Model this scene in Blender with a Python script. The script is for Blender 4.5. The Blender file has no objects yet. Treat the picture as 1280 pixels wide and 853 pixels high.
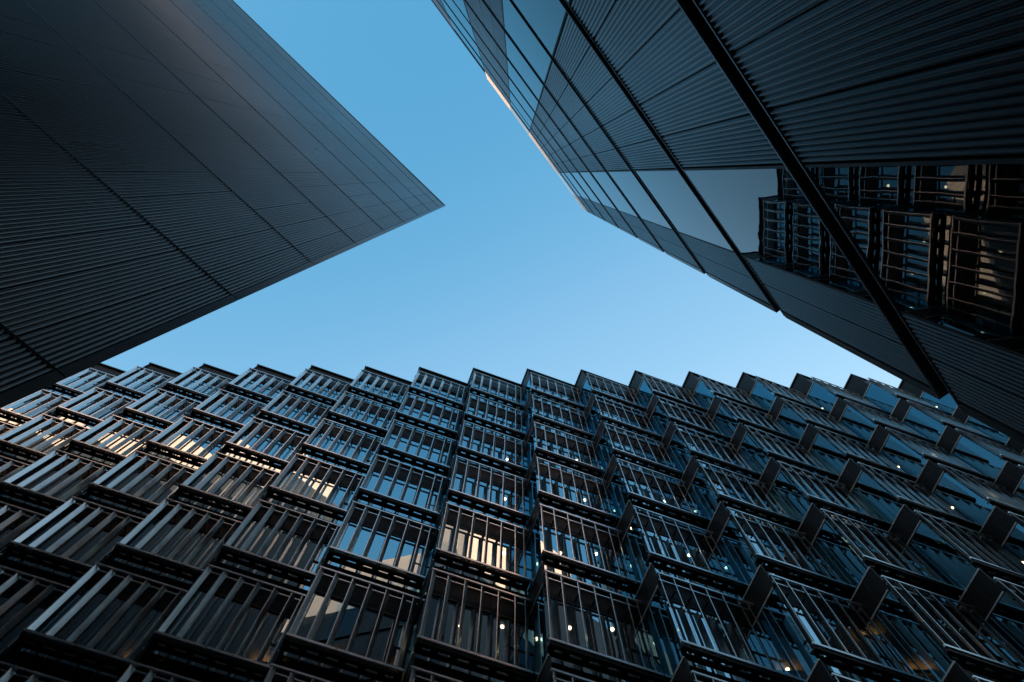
import bpy, bmesh, math, random
from mathutils import Vector, Matrix
random.seed(7)
scene = bpy.context.scene
R = math.radians

# ------------------------------------------------------------------ camera
F_PX, CX, CY = 853.0, 640.0, 426.5          # focal length and centre for a 1280 px wide frame
EYE = 1.6
_z = Vector((645.24 - CX, 217.5 - CY, F_PX)).normalized()      # zenith seen by the lens
_e = (Vector((0, 0, 1)) - _z * _z.z).normalized()
_r = _e.cross(_z)
_a = R(-0.54)
_r, _e = math.cos(_a) * _r + math.sin(_a) * _e, -math.sin(_a) * _r + math.cos(_a) * _e
AX = (_r, _e, _z)
cam_data = bpy.data.cameras.new("camera")
cam = bpy.data.objects.new("camera", cam_data)
scene.collection.objects.link(cam)
right = Vector([v.x for v in AX]); down = Vector([v.y for v in AX]); fwd = Vector([v.z for v in AX])
m = Matrix.Identity(4)
for i in range(3):
    m[i][0] = right[i]; m[i][1] = -down[i]; m[i][2] = -fwd[i]
m.translation = (0, 0, EYE)
cam.matrix_world = m
cam_data.sensor_width = 36.0
cam_data.lens = F_PX / 1280 * 36.0
cam_data.clip_start = 0.05
cam_data.clip_end = 5000
scene.camera = cam

# ------------------------------------------------------------------ sky, sun, exposure
SUN_EL, SUN_AZ = 18.0, 66.0                  # azimuth counted from +X towards +Y
world = bpy.data.worlds.new("World")
scene.world = world
world.use_nodes = True
nt = world.node_tree
nt.nodes.clear()
sky = nt.nodes.new("ShaderNodeTexSky")
sky.sky_type = 'NISHITA'
sky.sun_disc = False
sky.sun_elevation = R(SUN_EL)
sky.sun_rotation = R(90 - SUN_AZ)
sky.altitude = 0
sky.air_density = 1.0
sky.dust_density = 0.6
sky.ozone_density = 2.0
# deep, saturated blue: each channel gets its own gain and contrast (reference colour = the sky straight ahead)
SKY_REF = (0.60, 1.017, 1.858)
SKY_OUT = (0.73, 1.59, 2.48)
SKY_LOW = (3.0, 1.3, 0.9)                    # contrast below / above the reference brightness
SKY_HIGH = (1.8, 1.12, 0.75)
sep = nt.nodes.new("ShaderNodeSeparateColor"); com = nt.nodes.new("ShaderNodeCombineColor")
nt.links.new(sky.outputs[0], sep.inputs[0])
for i in range(3):
    d = nt.nodes.new("ShaderNodeMath"); d.operation = 'DIVIDE'; d.inputs[1].default_value = SKY_REF[i]
    c = nt.nodes.new("ShaderNodeMath"); c.operation = 'MINIMUM'; c.inputs[1].default_value = 2.6
    lo = nt.nodes.new("ShaderNodeMath"); lo.operation = 'MINIMUM'; lo.inputs[1].default_value = 1.0
    hi = nt.nodes.new("ShaderNodeMath"); hi.operation = 'MAXIMUM'; hi.inputs[1].default_value = 1.0
    p = nt.nodes.new("ShaderNodeMath"); p.operation = 'POWER'; p.inputs[1].default_value = SKY_LOW[i]
    q = nt.nodes.new("ShaderNodeMath"); q.operation = 'POWER'; q.inputs[1].default_value = SKY_HIGH[i]
    w = nt.nodes.new("ShaderNodeMath"); w.operation = 'MULTIPLY'
    g = nt.nodes.new("ShaderNodeMath"); g.operation = 'MULTIPLY'; g.inputs[1].default_value = SKY_OUT[i]
    nt.links.new(sep.outputs[i], d.inputs[0]); nt.links.new(d.outputs[0], c.inputs[0])
    nt.links.new(c.outputs[0], lo.inputs[0]); nt.links.new(c.outputs[0], hi.inputs[0])
    nt.links.new(lo.outputs[0], p.inputs[0]); nt.links.new(hi.outputs[0], q.inputs[0])
    nt.links.new(p.outputs[0], w.inputs[0]); nt.links.new(q.outputs[0], w.inputs[1])
    nt.links.new(w.outputs[0], g.inputs[0]); nt.links.new(g.outputs[0], com.inputs[i])
bg = nt.nodes.new("ShaderNodeBackground")
bg.inputs['Strength'].default_value = 0.12
wo = nt.nodes.new("ShaderNodeOutputWorld")
nt.links.new(com.outputs[0], bg.inputs['Color'])
nt.links.new(bg.outputs[0], wo.inputs['Surface'])

sun_data = bpy.data.lights.new("sun", 'SUN')
sun_data.energy = 4.5
sun_data.angle = R(0.5)
sun_data.color = (1.0, 0.72, 0.50)
sun = bpy.data.objects.new("sun", sun_data)
scene.collection.objects.link(sun)
sd = Vector((math.cos(R(SUN_AZ)) * math.cos(R(SUN_EL)), math.sin(R(SUN_AZ)) * math.cos(R(SUN_EL)), math.sin(R(SUN_EL))))
sun.rotation_euler = sd.to_track_quat('Z', 'Y').to_euler()
sun.location = sd * 120

vs = scene.view_settings
vs.view_transform = 'Standard'
vs.look = 'None'
vs.gamma = 1.0
vs.use_curve_mapping = False
vs.exposure = 1.5
scene.cycles.max_bounces = 8
scene.cycles.glossy_bounces = 6
scene.cycles.transparent_max_bounces = 12

# ------------------------------------------------------------------ materials
def principled(name, base, metallic=0.0, rough=0.5, var=0.15, scale=3.0, bump=0.0, spec=0.5, stretch=(1, 1, 1), panel=0.0):
    mt = bpy.data.materials.new(name)
    mt.use_nodes = True
    n = mt.node_tree
    p = n.nodes["Principled BSDF"]
    p.inputs['Metallic'].default_value = metallic
    p.inputs['Specular IOR Level'].default_value = spec
    tc = n.nodes.new("ShaderNodeTexCoord")
    mp = n.nodes.new("ShaderNodeMapping"); mp.inputs['Scale'].default_value = stretch
    no = n.nodes.new("ShaderNodeTexNoise")
    no.inputs['Scale'].default_value = scale; no.inputs['Detail'].default_value = 6
    n.links.new(tc.outputs['Object'], mp.inputs[0]); n.links.new(mp.outputs[0], no.inputs['Vector'])
    cr = n.nodes.new("ShaderNodeMapRange")
    cr.inputs['From Min'].default_value = 0.25; cr.inputs['From Max'].default_value = 0.75
    cr.inputs['To Min'].default_value = 1 - var; cr.inputs['To Max'].default_value = 1 + var
    n.links.new(no.outputs['Fac'], cr.inputs['Value'])
    mx = n.nodes.new("ShaderNodeMix"); mx.data_type = 'RGBA'; mx.blend_type = 'MULTIPLY'
    mx.inputs['Factor'].default_value = 1.0
    mx.inputs[6].default_value = (*base, 1)
    n.links.new(cr.outputs[0], mx.inputs[7])
    last = mx.outputs[2]
    if panel:                                            # every sheet of cladding has its own slight tone
        ge = n.nodes.new("ShaderNodeNewGeometry"); oi = n.nodes.new("ShaderNodeObjectInfo")
        ad = n.nodes.new("ShaderNodeMath"); ad.operation = 'ADD'
        fr = n.nodes.new("ShaderNodeMath"); fr.operation = 'FRACT'
        n.links.new(ge.outputs['Random Per Island'], ad.inputs[0]); n.links.new(oi.outputs['Random'], ad.inputs[1])
        n.links.new(ad.outputs[0], fr.inputs[0])
        pr = n.nodes.new("ShaderNodeMapRange"); pr.inputs['To Min'].default_value = 1 - panel; pr.inputs['To Max'].default_value = 1 + panel
        n.links.new(fr.outputs[0], pr.inputs['Value'])
        m2 = n.nodes.new("ShaderNodeMix"); m2.data_type = 'RGBA'; m2.blend_type = 'MULTIPLY'; m2.inputs['Factor'].default_value = 1.0
        n.links.new(last, m2.inputs[6]); n.links.new(pr.outputs[0], m2.inputs[7])
        last = m2.outputs[2]
    n.links.new(last, p.inputs['Base Color'])
    rr = n.nodes.new("ShaderNodeMapRange")
    rr.inputs['To Min'].default_value = max(0.02, rough - 0.08); rr.inputs['To Max'].default_value = min(1, rough + 0.08)
    n.links.new(no.outputs['Fac'], rr.inputs['Value'])
    n.links.new(rr.outputs[0], p.inputs['Roughness'])
    if bump:
        b = n.nodes.new("ShaderNodeBump"); b.inputs['Strength'].default_value = bump; b.inputs['Distance'].default_value = 0.01
        n.links.new(no.outputs['Fac'], b.inputs['Height']); n.links.new(b.outputs[0], p.inputs['Normal'])
    return mt

def glass(name, power, base_fac, ior, through, wave=0.0, wave_scale=1.5, coat=(1, 1, 1)):
    """coated glazing: mirror reflection (stronger at a glancing angle) over a dark see-through tint"""
    mt = bpy.data.materials.new(name)
    mt.use_nodes = True
    n = mt.node_tree
    n.nodes.remove(n.nodes["Principled BSDF"])
    out = n.nodes["Material Output"]
    gl = n.nodes.new("ShaderNodeBsdfGlossy"); gl.inputs['Color'].default_value = (*coat, 1); gl.inputs['Roughness'].default_value = 0.0
    tr = n.nodes.new("ShaderNodeBsdfTransparent"); tr.inputs['Color'].default_value = (*through, 1)
    fr = n.nodes.new("ShaderNodeFresnel"); fr.inputs['IOR'].default_value = ior
    mr = n.nodes.new("ShaderNodeMapRange")
    mr.inputs['To Min'].default_value = base_fac; mr.inputs['To Max'].default_value = 1.0
    pw = n.nodes.new("ShaderNodeMath"); pw.operation = 'POWER'; pw.inputs[1].default_value = power
    n.links.new(fr.outputs[0], pw.inputs[0]); n.links.new(pw.outputs[0], mr.inputs['Value'])
    geo0 = n.nodes.new("ShaderNodeNewGeometry")          # the inner face of the pane only lets through
    inv_ = n.nodes.new("ShaderNodeMath"); inv_.operation = 'SUBTRACT'; inv_.inputs[0].default_value = 1.0
    n.links.new(geo0.outputs['Backfacing'], inv_.inputs[1])
    mul = n.nodes.new("ShaderNodeMath"); mul.operation = 'MULTIPLY'
    n.links.new(mr.outputs[0], mul.inputs[0]); n.links.new(inv_.outputs[0], mul.inputs[1])
    ms = n.nodes.new("ShaderNodeMixShader")
    n.links.new(mul.outputs[0], ms.inputs[0]); n.links.new(tr.outputs[0], ms.inputs[1]); n.links.new(gl.outputs[0], ms.inputs[2])
    if wave:
        geo = n.nodes.new("ShaderNodeNewGeometry")
        no = n.nodes.new("ShaderNodeTexNoise"); no.inputs['Scale'].default_value = wave_scale; no.inputs['Detail'].default_value = 1.5
        n.links.new(geo.outputs['Position'], no.inputs['Vector'])
        b = n.nodes.new("ShaderNodeBump"); b.inputs['Strength'].default_value = 1.0; b.inputs['Distance'].default_value = wave
        n.links.new(no.outputs['Fac'], b.inputs['Height'])
        n.links.new(b.outputs[0], gl.inputs['Normal'])
    n.links.new(ms.outputs[0], out.inputs['Surface'])
    return mt

def emitter(name, col, strength):
    mt = bpy.data.materials.new(name)
    mt.use_nodes = True
    n = mt.node_tree
    n.nodes.remove(n.nodes["Principled BSDF"])
    em = n.nodes.new("ShaderNodeEmission"); em.inputs[0].default_value = (*col, 1); em.inputs[1].default_value = strength
    n.links.new(em.outputs[0], n.nodes["Material Output"].inputs['Surface'])
    return mt

M = dict(
    fin=principled("bronze_fin", (0.68, 0.66, 0.65), 0.9, 0.30, 0.10, 2.0),
    trim=principled("pale_trim", (0.50, 0.46, 0.43), 0.2, 0.40, 0.15, 4.0),
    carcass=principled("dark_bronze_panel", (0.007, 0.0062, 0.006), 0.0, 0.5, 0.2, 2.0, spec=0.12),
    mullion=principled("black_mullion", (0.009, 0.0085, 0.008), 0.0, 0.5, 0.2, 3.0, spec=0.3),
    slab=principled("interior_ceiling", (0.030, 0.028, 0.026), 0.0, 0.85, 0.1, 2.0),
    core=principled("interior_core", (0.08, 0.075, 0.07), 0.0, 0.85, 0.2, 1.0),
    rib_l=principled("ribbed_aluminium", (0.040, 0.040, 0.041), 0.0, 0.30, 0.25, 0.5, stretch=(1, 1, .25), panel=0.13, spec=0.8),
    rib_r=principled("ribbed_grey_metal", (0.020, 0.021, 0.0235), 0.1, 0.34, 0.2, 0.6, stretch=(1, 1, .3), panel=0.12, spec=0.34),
    track=principled("black_channel", (0.011, 0.008, 0.0065), 0.0, 0.6, 0.3, 3.0),
    lip=principled("channel_lip", (0.16, 0.15, 0.15), 0.6, 0.4, 0.2, 3.0),
    pale=principled("cream_render", (0.82, 0.60, 0.48), 0.0, 0.7, 0.08, 0.8),
    grey=principled("grey_green_panel", (0.36, 0.42, 0.38), 0.0, 0.6, 0.1, 0.8),
    pale_metal=principled("pale_ribbed_metal", (0.62, 0.52, 0.46), 0.1, 0.5, 0.08, 0.8),
    frost=principled("frosted_glass", (0.45, 0.52, 0.52), 0.0, 0.25, 0.05, 0.8),
    body=principled("dark_cladding", (0.05, 0.05, 0.052), 0.3, 0.5, 0.2, 0.5),
    roof=principled("roof_felt", (0.12, 0.12, 0.12), 0.0, 0.9, 0.2, 0.7),
    paving=principled("granite_paving", (0.17, 0.17, 0.17), 0.0, 0.7, 0.25, 1.2),
    glass_m=glass("office_glass", 1.0, 0.46, 1.5, (0.42, 0.47, 0.48), 0.0006, 1.2, (0.74, 0.92, 1.0)),
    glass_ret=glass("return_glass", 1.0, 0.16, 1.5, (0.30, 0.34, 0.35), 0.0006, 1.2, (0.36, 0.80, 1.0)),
    glass_r=glass("facade_glass", 1.42, 0.0, 1.9, (0.06, 0.07, 0.07), 0.0009, 1.3, (0.95, 1.0, 1.0)),
    cove=emitter("cove_glow", (1.0, 0.42, 0.10), 32.0),
    lamp=emitter("downlight_glow", (1.0, 0.72, 0.40), 22.0),
)

# ------------------------------------------------------------------ helpers
def new_obj(name, bm, mats, parent=None, smooth=False, kind=None):
    me = bpy.data.meshes.new(name)
    bm.to_mesh(me); bm.free()
    for mt in (mats if isinstance(mats, (list, tuple)) else [mats]):
        me.materials.append(mt)
    if smooth:
        for p in me.polygons: p.use_smooth = True
    return link(name, me, parent, kind)

def link(name, me, parent=None, kind=None):
    o = bpy.data.objects.new(name, me)
    scene.collection.objects.link(o)
    if parent is not None:
        o.parent = parent
    if kind: o['kind'] = kind
    return o

def root(name, loc, rot, label, cat):
    o = bpy.data.objects.new(name, None)
    scene.collection.objects.link(o)
    o.location = loc; o.rotation_euler = (0, 0, rot)
    o['label'] = label; o['category'] = cat
    return o

def box(bm, x0, x1, y0, y1, z0, z1, mi=0, T=None):
    vs_ = [bm.verts.new(Vector(c) if T is None else T @ Vector(c)) for c in
           ((x0, y0, z0), (x1, y0, z0), (x1, y1, z0), (x0, y1, z0), (x0, y0, z1), (x1, y0, z1), (x1, y1, z1), (x0, y1, z1))]
    for q in ((3, 2, 1, 0), (4, 5, 6, 7), (0, 1, 5, 4), (1, 2, 6, 5), (2, 3, 7, 6), (3, 0, 4, 7)):
        f = bm.faces.new([vs_[i] for i in q]); f.material_index = mi

def prism(bm, pts, z0, z1, mi=0):
    """upright prism over a plan polygon (counter-clockwise)"""
    lo = [bm.verts.new((x, y, z0)) for x, y in pts]
    hi = [bm.verts.new((x, y, z1)) for x, y in pts]
    n = len(pts)
    bm.faces.new(list(reversed(lo))).material_index = mi
    bm.faces.new(hi).material_index = mi
    for i in range(n):
        bm.faces.new((lo[i], lo[(i + 1) % n], hi[(i + 1) % n], hi[i])).material_index = mi

def ribs(bm, x0, x1, z0, z1, pitch, depth, face, groove=0.16, seg=5, mi=0):
    """corrugated sheet of upright half-round ribs; local x along the wall, 'face' = y of the crest, outward is -y"""
    n = max(1, round((x1 - x0) / pitch)); p = (x1 - x0) / n
    pts = []
    for i in range(n):
        a = x0 + i * p
        g = p * groove / 2
        pts.append((a, face + depth)); pts.append((a + g, face + depth))
        for s in range(seg + 1):
            t = s / seg
            pts.append((a + g + (p - 2 * g) * t, face + depth - depth * (0.35 + 0.65 * math.sin(math.pi * t))))
        pts.append((a + p - g, face + depth))
    pts.append((x1, face + depth))
    lo = [bm.verts.new((x, y, z0)) for x, y in pts]
    hi = [bm.verts.new((x, y, z1)) for x, y in pts]
    b0 = [bm.verts.new((x, face + depth + 0.03, z0)) for x, y in (pts[0], pts[-1])]
    b1 = [bm.verts.new((x, face + depth + 0.03, z1)) for x, y in (pts[0], pts[-1])]
    for i in range(len(pts) - 1):
        bm.faces.new((lo[i], lo[i + 1], hi[i + 1], hi[i])).material_index = mi
    bm.faces.new([b0[0], b0[1]] + list(reversed(lo))).material_index = mi
    bm.faces.new(hi + [b1[1], b1[0]]).material_index = mi
    bm.faces.new((b0[1], b0[0], b1[0], b1[1])).material_index = mi
    bm.faces.new((b0[0], lo[0], hi[0], b1[0])).material_index = mi
    bm.faces.new((lo[-1], b0[1], b1[1], hi[-1])).material_index = mi

def ray(px, py):
    v = Vector((px - CX, py - CY, F_PX))
    return Vector((AX[0].dot(v), AX[1].dot(v), AX[2].dot(v)))

# ------------------------------------------------------------------ ground
bm = bmesh.new()
s = 1500
f = bm.faces.new([bm.verts.new(c) for c in ((-s, -s, 0), (s, -s, 0), (s, s, 0), (-s, s, 0))])
ground = new_obj("ground", bm, M['paving'])
ground['kind'] = 'structure'

# ------------------------------------------------------------------ sawtooth office building
D = 11.0
W = 3.216                                   # bay spacing along the street
PHI = R(19.2)
X0 = 0.0895 * D                              # corner of the bay straight ahead
LEN, RET = W * math.cos(PHI), W * math.sin(PHI)
TOPS = [37.5 - 4.012 * i + EYE for i in range(10)]          # frame-top heights, top storey first
KMIN, KMAX = -16, 11
office = root("sawtooth_office_building", (X0, D, 0), 0,
              "dark bronze office block of stepped angled bay windows behind upright fins", "building")
ROT = Matrix.Rotation(PHI, 4, 'Z')

# bay local axes: x along the angled front, y inwards, z up from the frame top
GZ1, GZ0 = -0.50, -3.45                      # glazed zone
SP0 = -4.512 + 0.002                         # bottom of the spandrel zone
GB = 0.45                                    # front glazing set back behind the fins

def bay_carcass(bm, T=None):
    # spandrel panel under the front glazing and header above it
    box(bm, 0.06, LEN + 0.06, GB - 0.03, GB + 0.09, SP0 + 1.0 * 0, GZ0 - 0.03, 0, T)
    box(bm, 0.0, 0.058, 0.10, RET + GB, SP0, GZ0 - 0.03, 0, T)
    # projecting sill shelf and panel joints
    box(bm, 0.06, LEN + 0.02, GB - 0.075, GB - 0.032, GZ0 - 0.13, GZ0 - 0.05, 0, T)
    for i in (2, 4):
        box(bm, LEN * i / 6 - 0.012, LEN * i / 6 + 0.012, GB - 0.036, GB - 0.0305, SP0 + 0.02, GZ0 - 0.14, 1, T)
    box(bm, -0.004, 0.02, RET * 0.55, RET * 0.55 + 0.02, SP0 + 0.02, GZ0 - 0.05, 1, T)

def bay_frame(bm, T=None):
    # mullions of the front glazing, dark
    for i in range(7):
        x = min(max(LEN * i / 6, 0.09), LEN + 0.0)
        box(bm, x - 0.03, x + 0.03, GB - 0.028, GB + 0.05, GZ0 + 0.06, GZ1 - 0.07, 0, T)
    box(bm, 0.06, LEN + 0.05, GB - 0.03, GB + 0.05, GZ0 - 0.028, GZ0 + 0.06, 0, T)
    box(bm, 0.06, LEN + 0.05, GB - 0.03, GB + 0.05, GZ1 - 0.07, GZ1 + 0.0, 0, T)
    # right-hand opening light with a transom
    box(bm, LEN * 5 / 6 + 0.03, LEN - 0.03, GB - 0.024, GB + 0.03, -1.75, -1.69, 0, T)
    box(bm, LEN * 5 / 6 + 0.03, LEN - 0.03, GB - 0.024, GB + 0.03, -2.45, -2.39, 0, T)
    # return frame: pale strips at head and sill, dark post at the corner
    box(bm, -0.02, 0.016, 0.14, RET + GB, GZ1 - 0.03, GZ1 + 0.02, 1, T)
    box(bm, -0.02, 0.016, 0.10, RET + GB, GZ0 - 0.028, GZ0 + 0.03, 1, T)
    box(bm, 0.0155, 0.056, 0.36, GB + 0.05, GZ0 + 0.031, GZ1 - 0.031, 0, T)
    box(bm, 0.016, 0.05, RET * 0.62 + .3, RET * 0.62 + 0.34, GZ0 + 0.031, GZ1 - 0.031, 0, T)

FIN_D = 0.128
def fin(bm, x, z0, z1, T):
    """a blade turned past square to the street, so slanting across the angled front"""
    dx = FIN_D * math.tan(PHI + R(21.5)); t = 0.012
    q = [(x - t, 0.0), (x + t, 0.0), (x + t + dx, FIN_D), (x - t + dx, FIN_D)]
    lo = [bm.verts.new(Vector((a, c, z0)) if T is None else T @ Vector((a, c, z0))) for a, c in q]
    hi = [bm.verts.new(Vector((a, c, z1)) if T is None else T @ Vector((a, c, z1))) for a, c in q]
    bm.faces.new(list(reversed(lo))); bm.faces.new(hi)
    for i in range(4): bm.faces.new((lo[i], lo[(i + 1) % 4], hi[(i + 1) % 4], hi[i]))

def bay_screen(bm, T=None):
    # upright fins between head rail and foot rail
    for i in range(7):
        fin(bm, min(max(LEN * i / 6, 0.045), LEN - 0.20), -2.93, -0.062, T)
    box(bm, 0.0, LEN - 0.01, -0.012, 0.04, -0.060, 0.0, 0, T)         # head rail, two bars with brackets
    box(bm, 0.03, LEN - 0.02, 0.19, 0.23, -0.050, -0.012, 0, T)
    box(bm, 0.0, LEN - 0.01, -0.012, 0.04, -3.01, -2.932, 0, T)       # foot rail
    for i in range(7):
        x = min(max(LEN * i / 6 + 0.09, 0.12), LEN - 0.08)
        box(bm, x - 0.02, x + 0.02, 0.041, 0.179, -0.05, -0.015, 0, T)
        box(bm, x - 0.02, x + 0.02, 0.225, GB - 0.03, -0.34, -0.29, 1, T)
        box(bm, x - 0.02, x + 0.02, 0.225, GB - 0.03, -2.6, -2.55, 1, T)

def bay_ledge(bm, T=None):
    # maintenance ledge under the fins: a slotted plate on hangers
    box(bm, 0.02, LEN - 0.01, 0.03, 0.15, -3.12, -3.03, 0, T)
    box(bm, 0.02, LEN - 0.01, 0.215, 0.372, -3.12, -3.06, 0, T)
    for i in range(7):
        x = min(max(LEN * i / 6, 0.10), LEN - 0.11)
        box(bm, x - 0.10, x + 0.10, 0.151, 0.214, -3.115, -3.065, 0, T)
        box(bm, x - 0.03, x + 0.03, 0.05, 0.10, -3.029, -3.012, 0, T)

def bay_glass(bm, T=None):
    box(bm, 0.058, LEN + 0.045, GB, GB + 0.012, GZ0, GZ1 - 0.02, 0, T)
def bay_return(bm, T=None):
    box(bm, 0.004, 0.014, 0.15, RET + GB - 0.01, GZ0 + 0.03, GZ1 - 0.03, 0, T)

def mesh_of(fn, name, mats):
    b = bmesh.new(); fn(b)
    me = bpy.data.meshes.new(name); b.to_mesh(me); b.free()
    for mt in mats: me.materials.append(mt)
    return me
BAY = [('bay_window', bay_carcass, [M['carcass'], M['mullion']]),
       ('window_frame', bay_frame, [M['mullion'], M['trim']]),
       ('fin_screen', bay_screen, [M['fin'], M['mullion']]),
       ('maintenance_ledge', bay_ledge, [M['mullion']]),
       ('front_pane', bay_glass, [M['glass_m']]),
       ('return_pane', bay_return, [M['glass_ret']])]
BAY_ME = [mesh_of(fn, nm, mats) for nm, fn, mats in BAY]

def visible(k, T):
    """size in the frame of the front of bay k (0 when outside it or behind the flanking towers)"""
    pts = []
    for a, z in ((0, 0), (LEN, 0), (LEN, -3.0), (0, -3.0)):
        P = ROT @ Vector((a, 0, 0)) + Vector((X0 + k * W, D, T + z - EYE))
        c = P.x * right.x + P.y * right.y + P.z * right.z, P.x * down.x + P.y * down.y + P.z * down.z, P.x * fwd.x + P.y * fwd.y + P.z * fwd.z
        pts.append((CX + F_PX * c[0] / c[2], CY + F_PX * c[1] / c[2]))
    if not any(-5 < x < 1285 and -5 < y < 858 for x, y in pts): return 0
    # hidden behind the two towers: the outlines of their corners
    def clear(x, y): return y > 512 - 0.461 * x - 4 and (x < 1100 or y > 262 + 0.533 * (x - 730) - 6)
    if not any(clear(x, y) for x, y in pts): return 0
    ar = 0
    for i in range(4):
        x1, y1 = pts[i]; x2, y2 = pts[(i + 1) % 4]; ar += x1 * y2 - x2 * y1
    return abs(ar) / 2 + 1

allbays = [(visible(k, T), k, T) for T in TOPS for k in range(KMIN, KMAX + 1)]
allbays.sort(key=lambda q: -q[0])
single = [q for q in allbays if q[0] > 0][:100]
done = set((k, T) for _, k, T in single)
for _, k, T in single:
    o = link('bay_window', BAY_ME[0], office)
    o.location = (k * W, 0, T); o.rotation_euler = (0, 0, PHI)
    for (nm, _f, _m), me in list(zip(BAY, BAY_ME))[1:]:
        c = link(nm, me, o)
        if nm in ('front_pane', 'return_pane'):       # panes never sit perfectly parallel
            c.rotation_euler = (random.uniform(-.0035, .0035), 0, random.uniform(-.0035, .0035))
b = bmesh.new()
mats = []
for nm, fn, ms in BAY:
    off = len(mats); mats += ms
    n0 = len(b.faces)
    for k in range(KMIN, KMAX + 1):
        for T in TOPS:
            if (k, T) in done: continue
            fn(b, Matrix.Translation((k * W, 0, T)) @ ROT)
    b.faces.ensure_lookup_table()
    for fc in list(b.faces)[n0:]: fc.material_index += off
new_obj('bay_window_field', b, mats, office, kind='stuff')

# storeys behind the glass: a ceiling slab each, following the sawtooth
def loc_pt(k, a, bb):
    v = ROT @ Vector((a, bb, 0))
    return (v.x + k * W, v.y)
SLABS = {}
for T in TOPS:
    pts = []
    for k in range(KMIN, KMAX + 1):
        pts.append(loc_pt(k, 0.075, GB + 0.10)); pts.append(loc_pt(k, LEN + 0.06, GB + 0.10))
    pts.append((pts[-1][0], 12.0)); pts.append((pts[0][0], 12.0))
    b = bmesh.new()
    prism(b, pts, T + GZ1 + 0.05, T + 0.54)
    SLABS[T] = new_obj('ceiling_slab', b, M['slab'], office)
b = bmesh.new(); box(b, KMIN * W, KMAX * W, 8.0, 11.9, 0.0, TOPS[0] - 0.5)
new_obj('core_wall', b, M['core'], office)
# roof parapet, coping and an added unseen block that shades the walls opposite
b = bmesh.new(); bc = bmesh.new()
for k in range(KMIN, KMAX + 1):
    T = Matrix.Translation((k * W, 0, TOPS[0])) @ ROT
    box(b, 0.06, LEN + 0.06, GB - 0.06, GB + 0.08, GZ1 + 0.004, 1.55, 0, T)
    box(b, 0.0, 0.058, 0.30, RET + GB - .08, GZ1 + 0.022, 1.55, 0, T)
    box(bc, -0.06, LEN + 0.02, GB - 0.16, GB + 0.12, 1.552, 1.66, 0, T)
    box(bc, -0.061, 0.10, GB + 0.121, RET + GB - .17, 1.552, 1.66, 0, T)
new_obj('parapet', b, M['carcass'], office)
new_obj('coping', bc, M['mullion'], office)
b = bmesh.new(); box(b, KMIN * W, KMAX * W, 1.6, 30, TOPS[0] + 0.545, TOPS[0] + 0.8)
new_obj('roof', b, M['roof'], office)
SHADE_BLOCK_Z = 43.4
b = bmesh.new(); box(b, KMIN * W + 4, KMAX * W + 4, 5.0, 22, TOPS[0] + 0.81, SHADE_BLOCK_Z + EYE)
new_obj('shade_block', b, M['body'], office)

# lit downlights seen through the glass (photo positions carried back to the ceilings)
DOTS = [(575.4, 783), (627.8, 783.7), (711.8, 785.3), (765.3, 787), (850, 787.4), (633.9, 574.6), (631.5, 624), (630, 691.8),
        (693, 624), (730.7, 625.5), (700.2, 691.8), (745.2, 692.8), (721, 575.6), (816.4, 695.2), (861.5, 694.3), (1027.7, 511.2),
        (1123, 584.4), (1190.4, 635.2), (1278.6, 704), (831.5, 626.5), (329.7, 499), (593.7, 625.5), (1170.6, 509.3), (19.4, 775),
        (789.8, 660.3), (670, 799), (984.6, 837.2), (853.3, 835.8)]
b = bmesh.new()
bmesh.ops.create_cone(b, cap_ends=True, segments=16, radius1=0.05, radius2=0.055, depth=0.03)
lamp_me = bpy.data.meshes.new('downlight'); b.to_mesh(lamp_me); b.free()
lamp_me.materials.append(M['lamp'])
COVES = [(172, 823), (329, 826), (492, 843), (985, 836), (1152, 835), (1085, 792)]
b = bmesh.new()
box(b, -0.35, 0.35, -0.05, 0.05, -0.16, -0.13)
cove_me = bpy.data.meshes.new('cove_light'); b.to_mesh(cove_me); b.free()
cove_me.materials.append(M['mullion']); cove_me.materials.append(M['cove'])
for p in cove_me.polygons:
    if p.normal.z > 0.5: p.material_index = 1            # only the upward face of the trough glows, onto the ceiling
inv = ROT.inverted()
for px, py in DOTS + COVES:
    v = ray(px, py)
    best = None
    for k in range(KMIN, KMAX + 1):
        C = Vector((X0 + k * W, D, 0))
        # front pane
        n_ = Vector((math.sin(PHI), -math.cos(PHI), 0))
        P0 = C - n_ * GB
        t = P0.dot(n_) / v.dot(n_)
        if t > 0:
            L = inv @ (v * t - C)
            if 0 <= L.x <= LEN + 0.1 and (best is None or t < best): best = t
        # return pane
        u_ = Vector((math.cos(PHI), math.sin(PHI), 0))
        if abs(v.dot(u_)) > 1e-6:
            t = (C + u_ * 0.02).dot(u_) / v.dot(u_)
            if t > 0:
                L = inv @ (v * t - C)
                if 0.1 <= L.y <= RET + GB and (best is None or t < best): best = t
    if best is None: continue
    zp = v.z * best + EYE
    T = next((T for T in reversed(TOPS) if zp < T + GZ1 - 0.05), None)
    if T is None: continue
    zc = T + GZ1 + 0.03 - EYE
    P = v * (zc / v.z)
    o = link('downlight', lamp_me, SLABS[T]) if (px, py) in DOTS else link('cove_light', cove_me, SLABS[T])
    o.location = (P.x - X0, P.y - D, T + GZ1 + 0.03)

# the lower storeys are lit too; they show in the mirror glass across the alley
for T in TOPS[6:9]:
    for k in range(-2, 5):
        for a in (0.8, 2.1):
            if random.random() < 0.45: continue
            q = loc_pt(k, a, GB + 0.9)
            o = link('downlight', lamp_me, SLABS[T])
            o.location = (q[0], q[1], T + GZ1 + 0.03)

# ------------------------------------------------------------------ left ribbed building
CLX, CLY, AZL = -4.16, 1.895, R(43.2 + 180)
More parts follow.
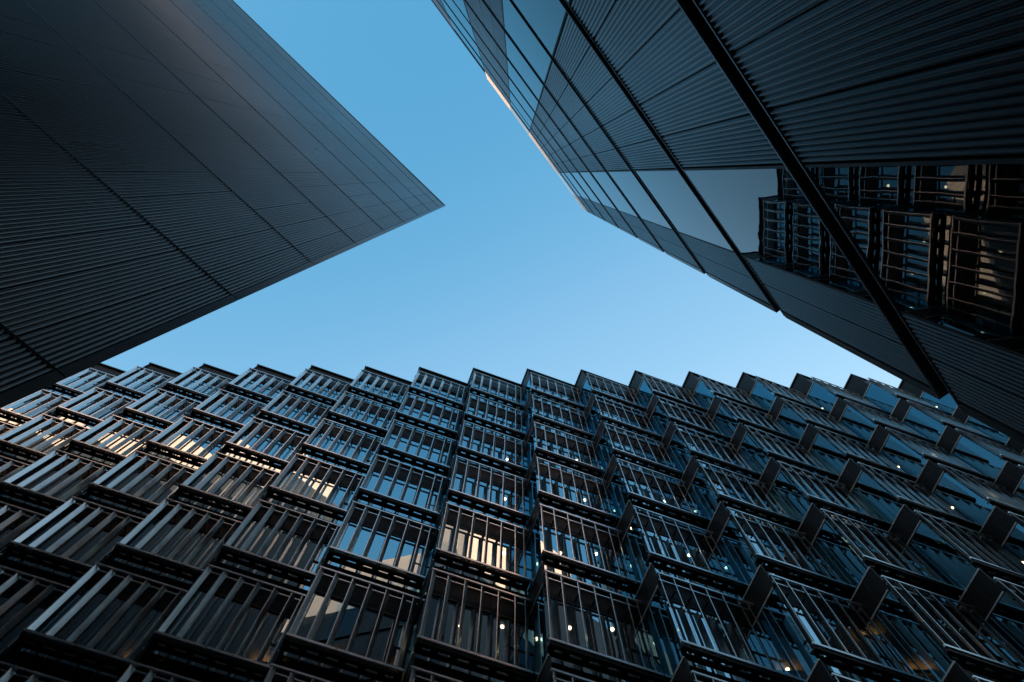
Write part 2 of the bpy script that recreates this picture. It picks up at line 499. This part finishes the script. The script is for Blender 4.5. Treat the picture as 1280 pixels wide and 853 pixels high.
# local x runs along the alley wall away from the corner, local -y points outwards towards the alley
lb = root("ribbed_metal_building", (CLX, CLY, 0), AZL,
          "dark windowless block wholly clad in fine grey metal ribs, ending in a sharp corner", "building")
# outward normal for direction d=(cos,sin) with -y outward is (sin,-cos): faces the alley
LL = 46.0
JZ = [6.05 + 4.03 * i + EYE for i in range(-1, 9)]
L_TOP = 41.1 + EYE
MOD = 0.535
zs = [0.3] + JZ + [L_TOP - 0.12]
# note: wall surface is mirrored: with local x pointing away from the corner the alley lies on local +y
def flip(b):
    for vv in b.verts: vv.co.y = -vv.co.y
    bmesh.ops.reverse_faces(b, faces=b.faces[:])
for i in range(len(zs) - 1):
    b = bmesh.new()
    x = 0.10
    ends = [0.56]
    while ends[-1] < LL - 0.01:
        step = random.choice((1, 2, 2, 3, 4)) * MOD if ends[-1] > 1.0 else MOD
        ends.append(min(LL, ends[-1] + step))
    for xe in ends:
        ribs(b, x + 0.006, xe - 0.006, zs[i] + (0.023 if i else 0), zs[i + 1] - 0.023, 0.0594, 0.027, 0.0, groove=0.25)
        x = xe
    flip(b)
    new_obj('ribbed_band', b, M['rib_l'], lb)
b = bmesh.new()
for z in zs[1:-1]:
    box(b, 0.1, LL, -0.06, -0.035, z - 0.05, z + 0.05)
ch = new_obj('joint_channel', b, M['track'], lb)
b = bmesh.new()
for z in zs[1:-1]:
    for e in (-1, 1):
        box(b, 0.1, LL, -0.034, 0.0015, z + e * 0.018 - 0.0045, z + e * 0.018 + 0.0045)
new_obj('joint_lip', b, M['rib_l'], ch)
b = bmesh.new()
for i in range(len(zs) - 1):
    prism(b, [(-0.02, 0.004), (0.096, -0.08), (0.096, 0.004)], zs[i] + (0.012 if i else 0), zs[i + 1] - 0.012)
new_obj('corner_trim', b, M['rib_l'], lb)
def world_to(o, x, y):
    v = Matrix.Rotation(-o.rotation_euler.z, 2) @ Vector((x - o.location.x, y - o.location.y))
    return (v.x, v.y)
def ccw(pts):
    a = sum(pts[i][0] * pts[(i + 1) % len(pts)][1] - pts[(i + 1) % len(pts)][0] * pts[i][1] for i in range(len(pts)))
    return pts if a > 0 else list(reversed(pts))
dl = Vector((math.cos(AZL), math.sin(AZL)))
def lpt(x, y): return world_to(lb, x, y)
far = Vector((CLX, CLY)) + dl * LL
off = Vector((-dl.y, dl.x)); off = off if off.dot(Vector((-1, 0))) > 0 else -off     # into the building
b = bmesh.new()
c0 = Vector((CLX, CLY)) + off * 0.062 + dl * 0.06
pts = [c0, far + off * 0.062, far + Vector((-12, 0)), Vector((-48, CLY - 0.05)), Vector((CLX - 0.12, CLY - 0.05))]
prism(b, ccw([lpt(*p) for p in pts]), 0, L_TOP - 0.119)
new_obj('wall', b, M['body'], lb)
b = bmesh.new(); prism(b, ccw([lpt(*p) for p in [c0 - off * 0.085 - dl * 0.10] + [far - off * 0.03] + pts[2:]]), L_TOP - 0.115, L_TOP)
new_obj('coping', b, M['lip'], lb)
b = bmesh.new()
pts = [Vector((CLX - 1.05, CLY - .3)), far + off * 0.75, far + Vector((-11, 0)), Vector((-38, CLY - 0.3))]
prism(b, ccw([lpt(*p) for p in pts]), L_TOP + 0.01, 44.6 + EYE)
new_obj('upper_storey', b, M['pale'], lb)

# ------------------------------------------------------------------ right building of ribbed panels and glass
CRX, CRY, AZR = 3.90, 1.93, R(51.4 + 180)
rb = root("panelled_glass_building", (CRX, CRY, 0), AZR,
          "tall block of dark ribbed panels and mirror glass strips crossed by black channels", "building")
# local -y is towards the alley here
GR0 = 5.62 + EYE                             # bottom of the first visible channel
GH, GD = 0.36, 0.15
STEP = 4.03
R_TOP = 37.45 + EYE                          # top of the cladding; a pale parapet stands on it near the corner
R_PAR = 39.6 + EYE
strips = [('rib', 0.09, 1.08, 0), ('glass', 1.08, 2.60, 0), ('rib', 2.60, 5.20, 5), ('glass', 5.20, 6.82, 0), ('rib', 6.82, 8.92, 4),
          ('glass', 8.92, 11.5, 0), ('rib', 11.5, 14.1, 5), ('glass', 14.1, 15.6, 0), ('rib', 15.6, 20.8, 10), ('glass', 20.8, 23.4, 0),
          ('rib', 23.4, 28.6, 10)]
RL = 28.6
levels = []
z = GR0 - STEP
bottoms = [0.3] + [GR0 + STEP * (i - 1) + GH for i in range(0, 10)]
tops = [GR0 + STEP * (i - 1) for i in range(0, 10)] + [R_TOP - 0.10]
cache = {}
for z0, z1 in zip(bottoms, tops):
    h = z1 - z0
    if h < 0.2: continue
    for si, (kind, xa, xb, mods) in enumerate(strips):
        key = (si, round(h, 3))
        if kind == 'rib':
            if key not in cache:
                b = bmesh.new()
                n = max(mods, 1) if mods else 2
                for j in range(n):
                    p0 = xa + (xb - xa) * j / n; p1 = xa + (xb - xa) * (j + 1) / n
                    ribs(b, p0 + 0.008, p1 - 0.008, 0, h, 0.0515, 0.020, 0.0, groove=0.2)
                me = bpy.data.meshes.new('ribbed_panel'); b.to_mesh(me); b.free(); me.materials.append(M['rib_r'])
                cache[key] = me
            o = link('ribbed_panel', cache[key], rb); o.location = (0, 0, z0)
        else:
            if key not in cache:
                b = bmesh.new(); box(b, xa + 0.03, xb - 0.03, 0.003, 0.015, 0.012, h - 0.012)
                me = bpy.data.meshes.new('glass_pane'); b.to_mesh(me); b.free(); me.materials.append(M['glass_r'])
                b = bmesh.new()
                box(b, xa + 0.001, xa + 0.029, -0.003, 0.05, 0, h); box(b, xb - 0.029, xb - 0.001, -0.003, 0.05, 0, h)
                box(b, xa + 0.0295, xb - 0.0295, 0.001, 0.05, 0.0, 0.011); box(b, xa + 0.0295, xb - 0.0295, 0.001, 0.05, h - 0.011, h)
                fm = bpy.data.meshes.new('pane_frame'); b.to_mesh(fm); b.free(); fm.materials.append(M['track'])
                cache[key] = (me, fm)
            o = link('glass_pane', cache[key][0], rb); o.location = (0, 0, z0)
            o.rotation_euler = (random.uniform(-.002, .002), 0, 0)
            c = link('pane_frame', cache[key][1], o)
for i in range(10):
    g = GR0 + STEP * (i - 1)
    b = bmesh.new()
    box(b, 0.0, RL, GD, GD + 0.03, g, g + GH)
    box(b, 0.0, RL, 0.012, GD - 0.001, g + GH - 0.03, g + GH - 0.004)
    ch = new_obj('floor_channel', b, M['track'], rb)
    b = bmesh.new()
    box(b, 0.0, RL, -0.008, 0.011, g + GH - 0.03, g + GH - 0.003)
    box(b, 0.0, RL, -0.008, 0.05, g + 0.002, g + 0.022)
    new_obj('channel_lip', b, M['lip'], ch)
b = bmesh.new()
for z0, z1 in zip(bottoms, tops):
    box(b, -0.03, 0.085, -0.004, 0.12, z0, z1)
new_obj('corner_trim', b, M['rib_r'], rb)
b = bmesh.new(); box(b, 8.93, RL, -0.02, 0.5, R_TOP - 0.098, R_TOP)
new_obj('coping', b, M['lip'], rb)
for kind, xa, xb, _n in strips[:5]:
    b = bmesh.new()
    if kind == 'rib':
        ribs(b, xa - (0.11 if xa < 0.2 else 0), xb - 0.01, R_TOP - 0.75, R_PAR, 0.0515, 0.02, -0.024, groove=0.1, seg=3)
        new_obj('parapet_panel', b, M['pale_metal'], rb)
    else:
        box(b, xa + 0.01, xb - 0.02, -0.024, -0.006, R_TOP - 0.75, R_PAR - 0.15)
        new_obj('parapet_glass', b, M['frost'], rb)
dr = Vector((math.cos(AZR), math.sin(AZR)))
off = Vector((-dr.y, dr.x)); off = off if off.dot(Vector((1, 0))) > 0 else -off
far = Vector((CRX, CRY)) + dr * RL
b = bmesh.new()
pts = [Vector((CRX, CRY)) + off * 0.19 + dr * 0.10, far + off * 0.19, far + off * 34, Vector((36, CRY - 0.05)), Vector((CRX + 0.15, CRY - 0.05))]
prism(b, ccw([world_to(rb, *p) for p in pts]), 0, R_TOP - 0.099)
new_obj('wall', b, M['body'], rb)
b = bmesh.new()
pts = [Vector((CRX + 0.75, CRY - .3)), far + off * 0.6, far + off * 11, Vector((13, CRY - .3))]
prism(b, ccw([world_to(rb, *p) for p in pts]), R_TOP - 0.05, 43.4 + EYE)
new_obj('upper_storey', b, M['pale'], rb)
